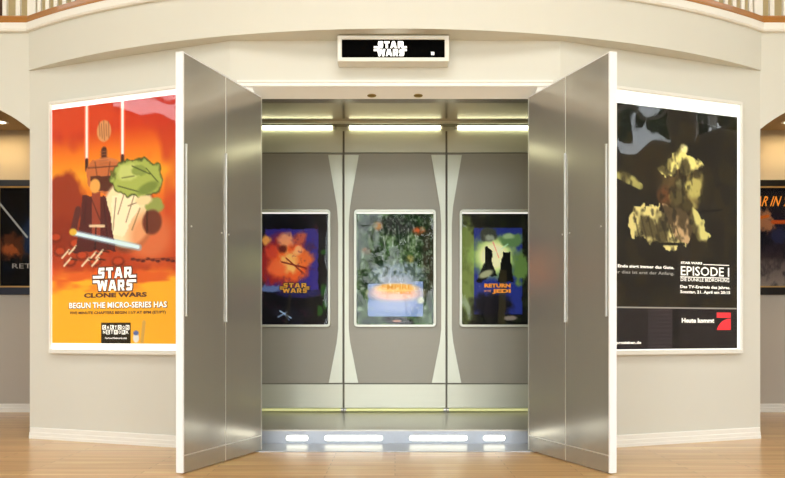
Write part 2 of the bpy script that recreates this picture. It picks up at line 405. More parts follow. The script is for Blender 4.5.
# step lights
def stadium(x0, x1, z0, z1, n=8):
    r = (z1-z0)/2; zc = (z0+z1)/2; pts = []
    for i in range(n+1):
        a = -PI/2+PI*i/n; pts.append((x1-r+r*math.cos(a), zc+r*math.sin(a)))
    for i in range(n+1):
        a = PI/2+PI*i/n; pts.append((x0+r+r*math.cos(a), zc+r*math.sin(a)))
    return pts
for (a, c, wd) in [(-.81, -.645, 'short rounded step light, farthest left on the riser'), (-.525, -.09, 'long rounded step light left of centre on the riser'),
                   (.105, .54, 'long rounded step light right of centre on the riser'), (.655, .82, 'short rounded step light, farthest right on the riser')]:
    t = thing('step_light', wd, 'light', ((a+c)/2, RY+.004, .047), 0, 'rounded step lights')
    h = (c-a)/2
    MB().prism(stadium(-h, h, -.021, .021), -.004, 0, 'y').build('lens', M['steplight'], t)
    b = MB(); o = stadium(-h-.004, h+.004, -.025, .025); i_ = stadium(-h, h, -.021, .021); n = len(o)
    vs = [(p[0], -.005, p[1]) for p in o]+[(p[0], -.005, p[1]) for p in i_]+[(p[0], 0, p[1]) for p in o]+[(p[0], 0, p[1]) for p in i_]
    fs = []
    for k in range(n):
        m_ = (k+1) % n; fs += [(k, m_, n+m_, n+k), (k, 2*n+k, 2*n+m_, m_), (n+k, n+m_, 3*n+m_, 3*n+k)]
    b.add(vs, fs); b.build('bezel', M['riser'], t)

# ------------------------------------------------------------------ text
def text_mesh(s, width, height, bold=0.0, shear=0.0):
    c = bpy.data.curves.new('t', 'FONT'); c.body = s; c.size = 1; c.offset = bold; c.shear = shear; c.resolution_u = 2; c.fill_mode = 'FRONT'
    o = bpy.data.objects.new('t', c); COL.objects.link(o); bpy.context.view_layer.update()
    me = bpy.data.meshes.new_from_object(o.evaluated_get(bpy.context.evaluated_depsgraph_get()))
    bpy.data.objects.remove(o); bpy.data.curves.remove(c)
    v = np.array([x.co[:] for x in me.vertices]); f = [tuple(p.vertices) for p in me.polygons]
    bpy.data.meshes.remove(me)
    lo, hi = v.min(0), v.max(0)
    v = (v-(lo+hi)/2); v[:, 0] *= width/(hi[0]-lo[0]); v[:, 1] *= height/(hi[1]-lo[1])
    return v, f
def put_text(mb, s, cx, cz, width, height, y=0, bold=.02, shear=0.0, rot=0.0):
    v, f = text_mesh(s, width, height, bold, shear); c, sn = math.cos(rot), math.sin(rot)
    mb.add([(cx+p[0]*c-p[1]*sn, y, cz+p[0]*sn+p[1]*c) for p in v], f); return mb
# block letters of the two-line logo; every glyph is drawn in a 1 x 1 cell
GL = {
 'S': [[(0, .74), (.1, 1), (.98, 1), (.98, .76), (0, .76)], [(0, .5), (.3, .5), (.3, .76), (0, .76)], [(0, .62), (.06, .4), (.9, .4), (.98, .62)], [(.66, .18), (.98, .24), (.98, .58), (.66, .58)], [(0, 0), (.86, 0), (.98, .24), (0, .24)]],
 's': [[(0, .74), (.1, 1), (1.0, 1), (1.0, .76), (0, .76)], [(0, .5), (.24, .5), (.24, .76), (0, .76)], [(0, .62), (.06, .4), (.7, .4), (.78, .62)], [(.52, .18), (.78, .24), (.78, .58), (.52, .58)], [(-.9, 0), (.66, 0), (.78, .24), (-.9, .24)]],
 'T': [[(-.02, .76), (1.02, .76), (1.02, 1), (-.02, 1)], [(.33, 0), (.67, 0), (.67, .8), (.33, .8)]],
 'A': [[(-.06, 0), (.26, 0), (.5, .8), (.5, 1), (.28, 1)], [(1.06, 0), (.74, 0), (.5, .8), (.5, 1), (.72, 1)], [(.2, .2), (.8, .2), (.72, .42), (.28, .42)]],
 'R': [[(0, 0), (.3, 0), (.3, 1), (0, 1)], [(.28, .78), (.94, .78), (.86, 1), (.28, 1)], [(.66, .4), (.92, .48), (.94, .8), (.66, .8)], [(.28, .34), (.9, .34), (.9, .54), (.28, .54)], [(.42, .36), (.72, .36), (1.0, .0), (.66, 0)]],
 'W': [[(-.05, 1), (.2, 1), (.34, .12), (.3, 0), (.14, 0)], [(.14, 0), (.36, 0), (.58, .96), (.4, .96)], [(.64, 0), (.86, 0), (.6, .96), (.42, .96)], [(.8, 1), (1.05, 1), (.86, 0), (.68, 0), (.66, .12)]],
}
def logo(mb, cx, cz, width, height, y=0, grow=0.0):
    lh = height*.455
    rows = [('STAR', cz+height*.045, [(.13, .14), (.315, .15), (.515, .165), (.735, .17)]), ('WARS', cz-height*.5, [(.11, .22), (.375, .165), (.585, .155), (.785, .13)])]
    for word, zb, cells in rows:
        for ch, (x0, wd) in zip(word, cells):
            for poly in GL[ch]:
                cxm = sum(p[0] for p in poly)/len(poly); cym = sum(p[1] for p in poly)/len(poly)
                vs = []
                for (px, py) in poly:
                    X = cx-width/2+width*(x0+px*wd); Z = zb+lh*py
                    X += grow*(1 if px > cxm else -1); Z += grow*(1 if py > cym else -1)
                    vs.append((X, y, Z))
                mb.add(vs, [tuple(range(len(vs)))])
    # long tails: the first S runs out to the left, the R to the right, and so below
    for (x0, x1, za, zb) in ((0.0, .16, .545, .65), (.88, 1.0, .545, .65), (.0, .12, .35, .455), (.90, 1.0, .35, .455)):
        mb.add([(cx-width/2+width*x0-grow, y, cz-height/2+height*za-grow), (cx-width/2+width*x1+grow, y, cz-height/2+height*za-grow),
                (cx-width/2+width*x1+grow, y, cz-height/2+height*zb+grow), (cx-width/2+width*x0-grow, y, cz-height/2+height*zb+grow)], [(0, 1, 2, 3)])
    return mb

# ------------------------------------------------------------------ painted prints (vertex colours of a fine grid)
def vnoise(U, V, s, seed):
    rs = np.random.RandomState(seed); g = rs.rand(64, 64)
    x = U*s % 63; y = V*s % 63; xi = x.astype(int); yi = y.astype(int); fx = x-xi; fy = y-yi
    fx = fx*fx*(3-2*fx); fy = fy*fy*(3-2*fy)
    return (g[yi, xi]*(1-fx)+g[yi, xi+1]*fx)*(1-fy)+(g[yi+1, xi]*(1-fx)+g[yi+1, xi+1]*fx)*fy
def fbm(U, V, s, seed): return (vnoise(U, V, s, seed)+.5*vnoise(U, V, s*2.1, seed+1)+.25*vnoise(U, V, s*4.3, seed+2))/1.75
class Art:
    def __init__(a, w_, h_, nx_, ny_):
        a.w, a.h, a.nx, a.ny = w_, h_, nx_, ny_
        u = np.linspace(0, 1, nx_); v = np.linspace(0, 1, ny_)
        a.U, a.V = np.meshgrid(u, v); a.c = np.zeros((ny_, nx_, 3))
    def blend(a, mask, col): m = np.clip(mask, 0, 1)[..., None]; a.c = a.c*(1-m)+np.array(col, float)*m
    def fill(a, col): a.c[:] = col
    def grad(a, stops):
        vs = [s[0] for s in stops]
        for k in range(3): a.c[..., k] = np.interp(a.V, vs, [s[1][k] for s in stops])
    def ell(a, u, v, ru, rv, col, soft=.15, rot=0, op=1, jag=0, seed=0):
        x = (a.U-u)*a.w; y = (a.V-v)*a.h; c, s = math.cos(rot), math.sin(rot)
        X = (x*c+y*s)/(ru*a.w); Y = (-x*s+y*c)/(rv*a.h); d = np.sqrt(X*X+Y*Y)
        if jag: d = d+jag*(fbm(a.U, a.V, 22, seed)-.5)*2
        a.blend(op*np.clip((1-d)/soft+.5, 0, 1), col)
    def poly(a, pts, col, op=1, jag=0, seed=0):
        U, V = a.U, a.V
        if jag: U = U+jag*(fbm(a.U, a.V, 26, seed)-.5); V = V+jag*(fbm(a.U, a.V, 26, seed+9)-.5)
        ins = np.zeros(U.shape, bool); n_ = len(pts)
        for i in range(n_):
            (x0, y0), (x1, y1) = pts[i], pts[(i+1) % n_]
            if y0 == y1: continue
            t = ((y0 > V) != (y1 > V)) & (U < (x1-x0)*(V-y0)/(y1-y0)+x0); ins ^= t
        a.blend(ins*op, col)
    def line(a, p, q, wd, col, op=1):
        p = np.array(p)*[a.w, a.h]; q = np.array(q)*[a.w, a.h]; x = a.U*a.w; y = a.V*a.h; d = q-p; L = (d@d)
        t = np.clip(((x-p[0])*d[0]+(y-p[1])*d[1])/L, 0, 1); dist = np.hypot(x-p[0]-t*d[0], y-p[1]-t*d[1])
        a.blend(op*np.clip((wd/2-dist)/(a.w/a.nx)+.5, 0, 1), col)
    def rnd(a, s, seed, lo, hi, col, op=1): a.blend(op*np.clip((fbm(a.U, a.V, s, seed)-lo)/(hi-lo), 0, 1), col)
    def build(a, name, m, parent, cx, cz, y):
        nx_, ny_ = a.nx, a.ny
        X = cx+(a.U-.5)*a.w; Z = cz+(.5-a.V)*a.h
        co = np.stack([X, np.full_like(X, y), Z], -1).reshape(-1, 3)
        j, i = np.meshgrid(np.arange(ny_-1), np.arange(nx_-1), indexing='ij'); k = (j*nx_+i).ravel()
        fc = np.stack([k, k+nx_, k+nx_+1, k+1], -1)
        me = bpy.data.meshes.new(name); me.from_pydata(co.tolist(), [], fc.tolist())
        ca = me.color_attributes.new('Col', 'FLOAT_COLOR', 'POINT')
        c = np.clip(a.c/255, 0, 1); lin = np.where(c <= .04045, c/12.92, ((c+.055)/1.055)**2.4).reshape(-1, 3)
        ca.data.foreach_set('color', np.concatenate([lin, np.ones((len(lin), 1))], 1).astype(np.float32).ravel())
        me.materials.append(m); o = bpy.data.objects.new(name, me); COL.objects.link(o); o.parent = parent
        return o

# ------------------------------------------------------------------ large backlit poster boxes on the angled walls
PW, PH = 1.2, 1.8
FX = .04                                          # white margin of the box round the print
def px_on_face(px, py, sgn, off):                 # a photo pixel -> (distance along the angled wall from its outer corner, height)
    k = (px-395)/F*sgn
    c0x, c0y = CX+nx*off, CY-ny*off               # mirrored to the right hand side
    dx, dy = (EX-CX)/FL, (EY-CY)/FL
    t = (k*c0y-c0x)/(dx-k*dy)
    D = c0y+t*dy
    return FL-t, .85+(330-py)*D/F
def lightbox(sgn, label):
    # origin at the wall face, x to the viewer's right, y into the wall
    s_out, _ = px_on_face(48.6 if sgn < 0 else 743, 200, sgn, .055)
    W = PW+.05; H = 1.93; zc = (.672+2.603)/2
    s_c = s_out+W/2
    dx, dy = (EX-CX)/FL, (EY-CY)/FL
    px_, py_ = EX-dx*s_c, EY-dy*s_c
    e = thing('poster_lightbox', label, 'poster', (sgn*px_, py_, 0), sgn*ANG)
    b = MB(); t = .014; D = .06
    x0, x1, z0, z1 = -W/2, W/2, zc-H/2, zc+H/2
    b.box(x0, x0+t, -D, 0, z0, z1); b.box(x1-t, x1, -D, 0, z0, z1); b.box(x0+t, x1-t, -D, 0, z0, z0+.03); b.box(x0+t, x1-t, -D, 0, z1-.02, z1)
    b.build('frame', M['whiteframe'], e, bevel=.004)
    MB().box(x0+t, x1-t, -.035, -.002, z0+.03, z1-.02).build('light_panel', M['lightpanel'], e)
    MB().add([(x0+t, -.05, z0+.03), (x1-t, -.05, z0+.03), (x1-t, -.05, z1-.02), (x0+t, -.05, z1-.02)], [(0, 1, 2, 3)]).build('clear_cover', M['acrylic'], e, fixn=False)
    def uv(px, py):
        s, z = px_on_face(px, py, sgn, .04)
        xl = (s-s_c)*(-sgn if sgn > 0 else 1)
        return xl, z
    return e, uv
PZ0 = .75; PZ1 = 2.545
PZC = (PZ0+PZ1)/2; PHH = PZ1-PZ0
# --- left: orange and red print
e, loc = lightbox(-1, 'large backlit poster in orange and red with white title, on left angled wall')
A = Art(1.21, PHH, 170, 250)
def P(px, py):
    x, z = loc(px, py); return (x/1.21+.5, (PZ1-z)/PHH)
A.grad([(0, (186, 40, 24)), (.10, (204, 58, 26)), (.2, (236, 120, 30)), (.30, (246, 160, 40)), (.42, (226, 104, 34)), (.55, (205, 70, 30)), (.66, (190, 66, 30)), (.74, (236, 130, 40)), (.80, (246, 172, 46)), (1, (250, 188, 40))])
A.rnd(4, 3, .52, .62, (190, 48, 30), .7*1.0)
A.blend(np.clip((A.V-.70)/.04, 0, 1), (248, 178, 42))
A.blend(np.clip((fbm(A.U*1.0, A.V*5, 5, 12)-.5)*5, 0, 1)*np.clip((.8-A.V)/.05, 0, 1)*np.clip((A.V-.66)/.03, 0, 1), (222, 96, 34))
A.ell(*P(64, 205), .16, .14, (150, 52, 26), .25, jag=.15, seed=5)
A.ell(*P(60, 240), .2, .09, (140, 44, 22), .3, jag=.3, seed=6)
A.ell(*P(110, 258), .6, .05, (176, 60, 26), .5, jag=.4, seed=7)
A.ell(*P(160, 240), .3, .10, (206, 78, 34), .5, jag=.2, seed=8, op=.7)
A.ell(*P(78, 120), .35, .06, (214, 72, 34), .5, jag=.3, seed=9, op=.8)
for i, (px, py) in enumerate([(60, 252), (70, 262), (82, 256), (95, 262), (56, 238), (75, 244), (118, 262)]):
    A.ell(*P(px, py), .05, .022, (120, 38, 20), .4); A.ell(*P(px, py-1), .035, .014, (186, 66, 30), .4)
for px, ya, yb in ((86.7, 104, 160), (122.5, 101, 156)):    # two pale upright beams
    A.line(P(px, ya), P(px, yb), .045, (255, 110, 80), .7); A.line(P(px, ya), P(px, yb), .022, (255, 244, 236)); A.line(P(px, yb), P(px, yb+10), .03, (70, 40, 34))
A.line(P(104, 150), P(104, 168), .05, (78, 40, 30)); A.ell(*P(104, 131), .055, .045, (214, 150, 96), .15); A.ell(*P(104, 165), .12, .03, (206, 120, 70), .2)
A.poly([P(86, 170), P(92, 160), P(118, 162), P(120, 190), P(108, 196), P(88, 186)], (196, 108, 60)); A.poly([P(90, 176), P(116, 176), P(112, 192), P(92, 190)], (90, 46, 34))
# pale cream and green masses (plain shapes)
A.ell(*P(128, 216), .2, .15, (120, 60, 40), .12, rot=.1)
A.ell(*P(127, 213), .19, .14, (246, 226, 178), .12, rot=.1)
A.ell(*P(150, 236), .16, .10, (226, 130, 80), .6, op=.7)
A.poly([P(112, 196), P(130, 188), P(140, 206), P(124, 236), P(112, 236)], (250, 236, 196), jag=.02, seed=3)
A.ell(*P(137, 178), .20, .080, (66, 78, 34), .06, rot=.15, jag=.22, seed=58); A.ell(*P(137, 178), .19, .073, (168, 182, 88), .10, rot=.15, jag=.24, seed=58); A.rnd(12, 59, 2, 3, (0, 0, 0))
A.ell(*P(128, 172), .08, .03, (196, 206, 120), .5, jag=.4, seed=55); A.ell(*P(140, 170), .05, .02, (140, 156, 74), .3, jag=.6, seed=56); A.line(P(118, 186), P(140, 192), .008, (66, 78, 34)); A.line(P(132, 166), P(150, 174), .008, (66, 78, 34)); A.line(P(146, 168), P(158, 182), .008, (66, 78, 34)); A.line(P(122, 178), P(134, 176), .007, (80, 90, 40)); A.ell(*P(148, 188), .08, .022, (120, 138, 62), .5, rot=-.3)
A.ell(*P(154, 206), .07, .035, (150, 160, 84), .2, jag=.2, seed=4); A.ell(*P(152, 222), .07, .05, (110, 54, 40), .25); A.line(P(147, 212), P(147, 232), .02, (80, 40, 30))
for a_, c_ in (((124, 194), (118, 214)), ((134, 196), (126, 222)), ((140, 208), (132, 230)), ((116, 198), (113, 230)), ((128, 206), (138, 202))): A.line(P(*a_), P(*c_), .007, (120, 84, 50))
A.ell(*P(144, 200), .06, .02, (240, 214, 160), .4, jag=.3, seed=57)
for k in range(5): A.line(P(99+k*2.4, 121+(k % 2)*3), P(100+k*2.2, 136+(k % 3)*2), .006, (120, 60, 40), .8)
for k in range(6): A.line(P(100, 152+k*3), P(108, 151+k*3), .006, (150, 90, 60), .9)
A.line(P(88, 168), P(118, 166), .008, (90, 46, 34)); A.line(P(95, 162), P(97, 176), .007, (90, 46, 34)); A.line(P(110, 162), P(108, 176), .007, (90, 46, 34))
# dark upright mass with an orange top
A.poly([P(82, 196), P(106, 196), P(112, 226), P(116, 252), P(98, 250), P(74, 254), P(80, 226)], (84, 34, 34), jag=.02, seed=14)
A.poly([P(92, 192), P(100, 192), P(100, 236), P(92, 236)], (150, 66, 46)); A.ell(*P(95, 186), .04, .03, (236, 168, 84), .2); A.line(P(78, 210), P(73, 232), .06, (90, 40, 40))
A.line(P(90, 226), P(104, 226), .02, (226, 200, 160)); A.line(P(86, 200), P(84, 224), .007, (50, 20, 24)); A.line(P(104, 200), P(108, 248), .007, (50, 20, 24)); A.line(P(96, 228), P(95, 250), .012, (40, 18, 22)); A.line(P(92, 200), P(100, 220), .007, (60, 24, 24))
A.line(P(74, 233), P(139, 247.5), .05, (140, 200, 230), .5); A.line(P(76, 233.5), P(138, 247), .028, (214, 240, 250)); A.ell(*P(73, 232), .03, .015, (220, 176, 60), .3)
for (px, py) in [(66, 254), (73, 250), (68, 262), (93, 256), (100, 254), (96, 262), (86, 262)]:
    A.line(P(px-4, py+4), P(px+3, py-4), .014, (240, 226, 190)); A.line(P(px+3, py-3), P(px+9, py-2), .012, (70, 34, 26))
for k in range(9):
    A.ell(*P(133+k*5, 259+(k % 3)), .018, .006, (90, 30, 24), .4); 
A.line(P(131, 260), P(175, 258), .006, (110, 40, 30))
A.poly([P(101, 323), P(131, 323), P(131, 344), P(101, 344)], (34, 26, 10))
A.ell(*P(136, 338), .022, .02, (226, 226, 222), .3); A.line(P(144, 322), P(142, 343), .03, (206, 160, 80)); A.ell(*P(136, 333), .02, .01, (90, 110, 170), .3)
pr = A.build('poster', M['print_lit'], e, 0, PZC, -.040)
def L2(px, py): return loc(px, py)
def wid(px0, px1, py, lc): return abs(lc(px1, py)[0]-lc(px0, py)[0])
cx_, cz_ = L2(114.5, 279)
lw = wid(93, 136, 279, L2); lh = L2(114, 267.5)[1]-L2(114, 290.5)[1]
logo(MB(), cx_, cz_, lw, lh, -.0415, .010).build('title_outline', M['brown_ink'], pr, fixn=False)
logo(MB(), cx_, cz_, lw, lh, -.0430, .001).build('title_lettering', M['white_ink'], pr, fixn=False)
b = MB(); cx_, cz_ = L2(115, 295); put_text(b, 'CLONE WARS', cx_, cz_, wid(83.5, 146.5, 295, L2), .036, -.0425, .05); b.build('subtitle_lettering', M['brown_ink'], pr, fixn=False); b = MB()
cx_, cz_ = L2(117, 313); put_text(b, 'FIVE MINUTE CHAPTERS BEGIN 11/7 AT 8PM (ET/PT)', cx_, cz_, wid(69.5, 165, 313, L2), .028, -.0425, .03)
b.build('caption_lettering', M['brown_ink'], pr, fixn=False)
cx_, cz_ = L2(117, 305); b = MB(); put_text(b, 'BEGUN THE MICRO-SERIES HAS', cx_, cz_-.002, wid(68.5, 166, 305, L2)+.012, .050, -.0415, .06); b.build('headline_outline', M['brown_ink'], pr, fixn=False)  # brown printed outline behind the white headline
b = MB(); put_text(b, 'BEGUN THE MICRO-SERIES HAS', cx_, cz_, wid(68.5, 166, 305, L2), .044, -.0430, .02); b.build('headline_lettering', M['white_ink'], pr, fixn=False)
# black block with a chequer of letters
x0, z0 = L2(102.5, 325); x1, z1 = L2(129.7, 334.5); b = MB(); bk = MB()
for r_, word in enumerate(('CARTOON', 'NETWORK')):
    for k, ch in enumerate(word):
        cw = (x1-x0)/7; hh = (z0-z1)/2; cx_ = x0+cw*(k+.5); cz_ = z0-hh*(r_+.5)
        if (k+r_) % 2 == 0:
            b.add([(cx_-cw*.48, -.0425, cz_-hh*.48), (cx_+cw*.48, -.0425, cz_-hh*.48), (cx_+cw*.48, -.0425, cz_+hh*.48), (cx_-cw*.48, -.0425, cz_+hh*.48)], [(0, 1, 2, 3)])
            put_text(bk, ch, cx_, cz_, cw*.6, hh*.7, -.0435, .03)
        else: put_text(b, ch, cx_, cz_, cw*.6, hh*.7, -.0425, .03)
cx_, cz_ = L2(116, 338); put_text(b, 'CartoonNetwork.com', cx_, cz_, wid(105, 127, 338, L2), .014, -.0425, .02)
b.build('network_lettering', M['white_ink'], pr, fixn=False); bk.build('network_lettering', M['black_ink'], pr, fixn=False)

# --- right: black print
e, loc = lightbox(1, 'large black backlit poster with pale yellow-green shapes and white lettering, on right angled wall')
PZ0, PZ1 = .710, 2.488; PZC = (PZ0+PZ1)/2; PHH = PZ1-PZ0; PXC = -.012
A = Art(1.19, PHH, 170, 250)
def P(px, py):
    x, z = loc(px, py); return ((x-PXC)/1.19+.5, (PZ1-z)/PHH)
A.fill((24, 21, 19)); A.rnd(5, 41, .55, .8, (44, 38, 32), .7)
# soft pale yellow-green patches (plain shapes)
Y = (226, 218, 130)
A.ell(*P(648, 168), .12, .1, (40, 32, 22), .6)
A.ell(*P(682, 186), .15, .125, (92, 74, 44), .5, jag=.2, seed=21)
A.poly([P(656, 172), P(672, 156), P(684, 146), P(688, 154), P(700, 160), P(704, 166), P(690, 172), P(676, 170), P(666, 178)], (240, 230, 140), jag=.05, seed=22)
A.ell(*P(684, 148), .03, .018, (248, 240, 170), .5, rot=.5)
A.ell(*P(694, 186), .07, .06, (186, 176, 100), .7, jag=.4, seed=23); A.ell(*P(680, 184), .035, .02, (232, 226, 150), .5, jag=.4, seed=24); A.ell(*P(664, 196), .05, .04, (98, 62, 36), .6, jag=.3, seed=25)
A.ell(*P(678, 198), .05, .035, (206, 196, 118), .6, jag=.5, seed=26); A.ell(*P(690, 206), .06, .018, (150, 140, 80), .6, jag=.3, seed=27)
A.line(P(618, 175), P(640, 186), .05, (196, 192, 110), .8); A.ell(*P(628, 178), .08, .018, (176, 170, 100), .6, rot=.35, jag=.4, seed=28)
A.poly([P(636, 208), P(648, 204), P(668, 212), P(682, 240), P(688, 248), P(668, 246), P(650, 240), P(634, 236), P(628, 226)], (226, 214, 140), jag=.07, seed=29)
A.poly([P(662, 204), P(690, 214), P(694, 226), P(688, 244), P(678, 242), P(668, 222)], (196, 164, 120), jag=.03, seed=30)
A.poly([P(692, 206), P(698, 214), P(710, 238), P(706, 247), P(696, 238), P(690, 222)], (214, 206, 126), jag=.05, seed=31)
for k in range(7): A.line(P(634+k*7, 214+k*2), P(640+k*7, 240+k), .012, (70, 62, 36), .7)
A.rnd(12, 45, .5, .62, (44, 36, 22), .75); A.rnd(30, 44, .55, .7, (26, 22, 16), .6)
for (a_, c_) in [((700, 212), (722, 210)), ((716, 186), (722, 184)), ((662, 244), (684, 244))]: A.line(P(*a_), P(*c_), .02, (8, 8, 8))
vline = P(680, 308)[1]
A.blend((A.V > vline)*1.0, (34, 28, 32))
ua, ub, uc = P(648, 330)[0], P(672, 330)[0], P(679, 330)[0]
A.blend(((A.V > vline) & (A.U > ua) & (A.U < ub))*1.0, (54, 46, 52)); A.blend(((A.V > vline) & (A.U > ub) & (A.U < uc))*1.0, (18, 15, 18))
A.blend(((A.V > vline)*.25)*(np.sin(A.V*PHH*2*PI/.03) > 0), (20, 16, 18))
pr = A.build('poster', M['print_lit'], e, PXC, PZC, -.040)
z = PZ1-vline*PHH
b = MB(); b.box(-.605, .583, -.0415, -.0405, z-.005, z+.005); b.build('rule', M['grey_ink'], pr, fixn=False)
def T(mb, s, px0, px1, py, h, bold=.02, shear=0, y=-.0425):
    x0, z0 = loc(px0, py); x1, z1 = loc(px1, py); put_text(mb, s, (x0+x1)/2, (z0+z1)/2, abs(x1-x0), h, y, bold, shear)
b = MB()
T(b, 'EPISODE I', 680.5, 729, 271.5, .07, .012)
def TL(name, m_, *a_, **k_): q_ = MB(); T(q_, *a_, **k_); return q_.build(name, m_, pr, fixn=False)
W_I = M['white_ink']
TL('series_lettering', W_I, 'STAR WARS', 680.5, 702, 263, .018, .05); TL('subtitle_lettering', W_I, 'DIE DUNKLE BEDROHUNG', 680.5, 729, 280, .026, .01)
for (pa, pb, py) in ((703, 729, 264.5), (680, 729, 276.8)):
    x0, z0 = loc(pa, py); x1, z1 = loc(pb, py); MB().box(x0, x1, -.0425, -.0415, z0-.003, z0+.003).build('rule', W_I, pr)
TL('caption_lettering', W_I, 'Das TV-Ereignis des Jahres.', 680, 730, 287.6, .030, .035); TL('caption_lettering', W_I, 'Sonntag, 21. April um 20:15', 680, 730, 292.6, .030, .035)
TL('caption_lettering', W_I, 'Am Ende siegt immer das Gute.', 608, 674, 267, .030, .035)
TL('caption_lettering', W_I, 'Heute kommt', 681.5, 714, 320.5, .036, .04); TL('caption_lettering', W_I, 'www.prosieben.de', 604, 641, 343, .028, .035)
b.build('title_lettering', M['white_ink'], pr, fixn=False)
b = MB(); T(b, 'Aber dies ist erst der Anfang.', 608, 674, 273, .030, .02); b.build('caption_lettering', M['grey_ink'], pr, fixn=False)
# red seven emblem
x0, zt = loc(716.5, 312.5); x1, zb = loc(730.5, 330); W_ = x1-x0; H_ = zt-zb; b = MB()
b.add([(x0, -.0425, zt), (x0, -.0425, zt-.3*H_), (x1, -.0425, zt-.3*H_), (x1, -.0425, zt)], [(0, 1, 2, 3)])
arc = [(x0+W_*(.02+.83*(1-math.cos(t))*0.9), zb+H_*.56*math.sin(t)) for t in np.linspace(0, PI/2, 9)]
pts = [(x, z_) for x, z_ in arc]+[(x1, zb+.66*H_), (x1, zb)]
pts = [(x0+W_*u_, zb+H_*v_) for u_, v_ in ((0, 0), (.08, .18), (.2, .34), (.36, .48), (.56, .58), (.78, .645), (1, .66), (1, 0))]
b.add([(p[0], -.0425, p[1]) for p in pts], [tuple(range(len(pts)))])
b.build('emblem', M['red_ink'], pr, fixn=False, label='red figure seven emblem')

# ------------------------------------------------------------------ rounded frames
def rrect(x0, x1, z0, z1, r, n=5):
    pts = []
    for (cx, cz, a0) in ((x1-r, z0+r, -PI/2), (x1-r, z1-r, 0), (x0+r, z1-r, PI/2), (x0+r, z0+r, PI)):
        for i in range(n+1):
            a = a0+PI/2*i/n; pts.append((cx+r*math.cos(a), cz+r*math.sin(a)))
    return pts
def ring(outer, inner, y0, y1):
    n_ = len(outer); b = MB()
    vs = [(p[0], y0, p[1]) for p in outer]+[(p[0], y0, p[1]) for p in inner]+[(p[0], y1, p[1]) for p in outer]+[(p[0], y1, p[1]) for p in inner]
    fs = []
    for k in range(n_):
        m_ = (k+1) % n_
        fs += [(k, m_, n_+m_, n_+k), (2*n_+k, 3*n_+k, 3*n_+m_, 2*n_+m_), (k, 2*n_+k, 2*n_+m_, m_), (n_+k, n_+m_, 3*n_+m_, 3*n_+k)]
    return b.add(vs, fs)
BZ0, BZ1 = .877, 1.93
def niche_poster(xc, label):
    e = thing('poster_lightbox', label, 'poster', (xc, NB-.001, 0), 0)
    W = .735/2
    ring(rrect(-W, W, BZ0, BZ1, .035), rrect(-W+.022, W-.022, BZ0+.022, BZ1-.026, .012), -.035, 0).build('frame', M['bframe'], e, bevel=.003)
    MB().box(-W+.02, W-.02, -.012, -.001, BZ0+.02, BZ1-.02).build('light_panel', M['lightpanel'], e)
    MB().box(-W+.02, W-.02, -.028, -.026, BZ0+.02, BZ1-.02).build('glass_cover', M['glass'], e)
    return e
pw, ph, pzc = .690, .993, 1.3955
def NP(xc):
    def f(px, py):
        x = (px-395)*(NB-.02)/F-xc; z = .85+(330-py)*(NB-.02)/F
        return (x/pw+.5, (pzc+ph/2-z)/ph)
    def g(px, py): return ((px-395)*(NB-.02)/F-xc, .85+(330-py)*(NB-.02)/F)
    return f, g
# left of the three
XL = -.945
e = niche_poster(XL, 'leftmost silver-framed poster in recess, warm orange patches in blue block on black')
P, G = NP(XL); A = Art(pw, ph, 100, 146)
A.fill((12, 12, 18)); A.rnd(9, 61, .5, .8, (34, 36, 46), .7)
A.poly([P(265, 229), P(318, 229), P(318, 290), P(265, 290)], (52, 44, 130), jag=.01)
A.ell(*P(280, 262), .34, .22, (150, 40, 40), .5, jag=.3, seed=62)
A.ell(*P(290, 262), .25, .18, (226, 96, 44), .5, jag=.3, seed=63)
for (px, py, r_, c) in [(286, 240, .10, (238, 160, 110)), (300, 238, .08, (196, 90, 60)), (272, 252, .09, (206, 70, 50)), (290, 262, .14, (252, 196, 110)), (304, 258, .11, (226, 110, 50)), (277, 268, .11, (240, 110, 60)), (266, 240, .06, (240, 170, 80)), (310, 246, .06, (60, 40, 90)), (298, 250, .06, (250, 180, 120)), (283, 249, .05, (90, 34, 30))]:
    A.ell(*P(px, py), r_, r_*.68, c, .6, jag=.4, seed=int(px), op=.9)
A.line(P(282, 262), P(306, 268), .014, (120, 30, 24)); A.line(P(286, 258), P(302, 272), .012, (120, 40, 24))
A.rnd(26, 64, .66, .78, (90, 34, 60), .4)
A.ell(*P(270, 289), .12, .03, (90, 110, 160), .5, jag=.7, seed=65); A.ell(*P(300, 293), .3, .04, (40, 38, 110), .6, jag=.4, seed=66, op=.7)
A.line(P(278, 317), P(287, 312), .009, (150, 180, 220)); A.line(P(280, 311), P(291, 318), .011, (170, 200, 230)); A.line(P(284, 314), P(289, 320), .006, (130, 160, 210))
for (px, py, rv) in [(324, 252, .025), (324, 290, .06), (325, 305, .05), (320, 310, .05)]: A.ell(*P(px, py), .035, rv, (36, 90, 30), .5, jag=.5, seed=67, op=.8)
A.line(P(290, 296), P(286, 322), .03, (50, 46, 34), .6)
pr = A.build('poster', M['print_niche'], e, 0, pzc, -.0150)
cx_, cz_ = G(294.5, 288); logo(MB(), cx_, cz_, .265, .085, -.0180, .006).build('title_outline', M['black_ink'], pr, fixn=False)
logo(MB(), cx_, cz_, .265, .085, -.0190, .0).build('title_lettering', M['gold_ink'], pr, fixn=False)
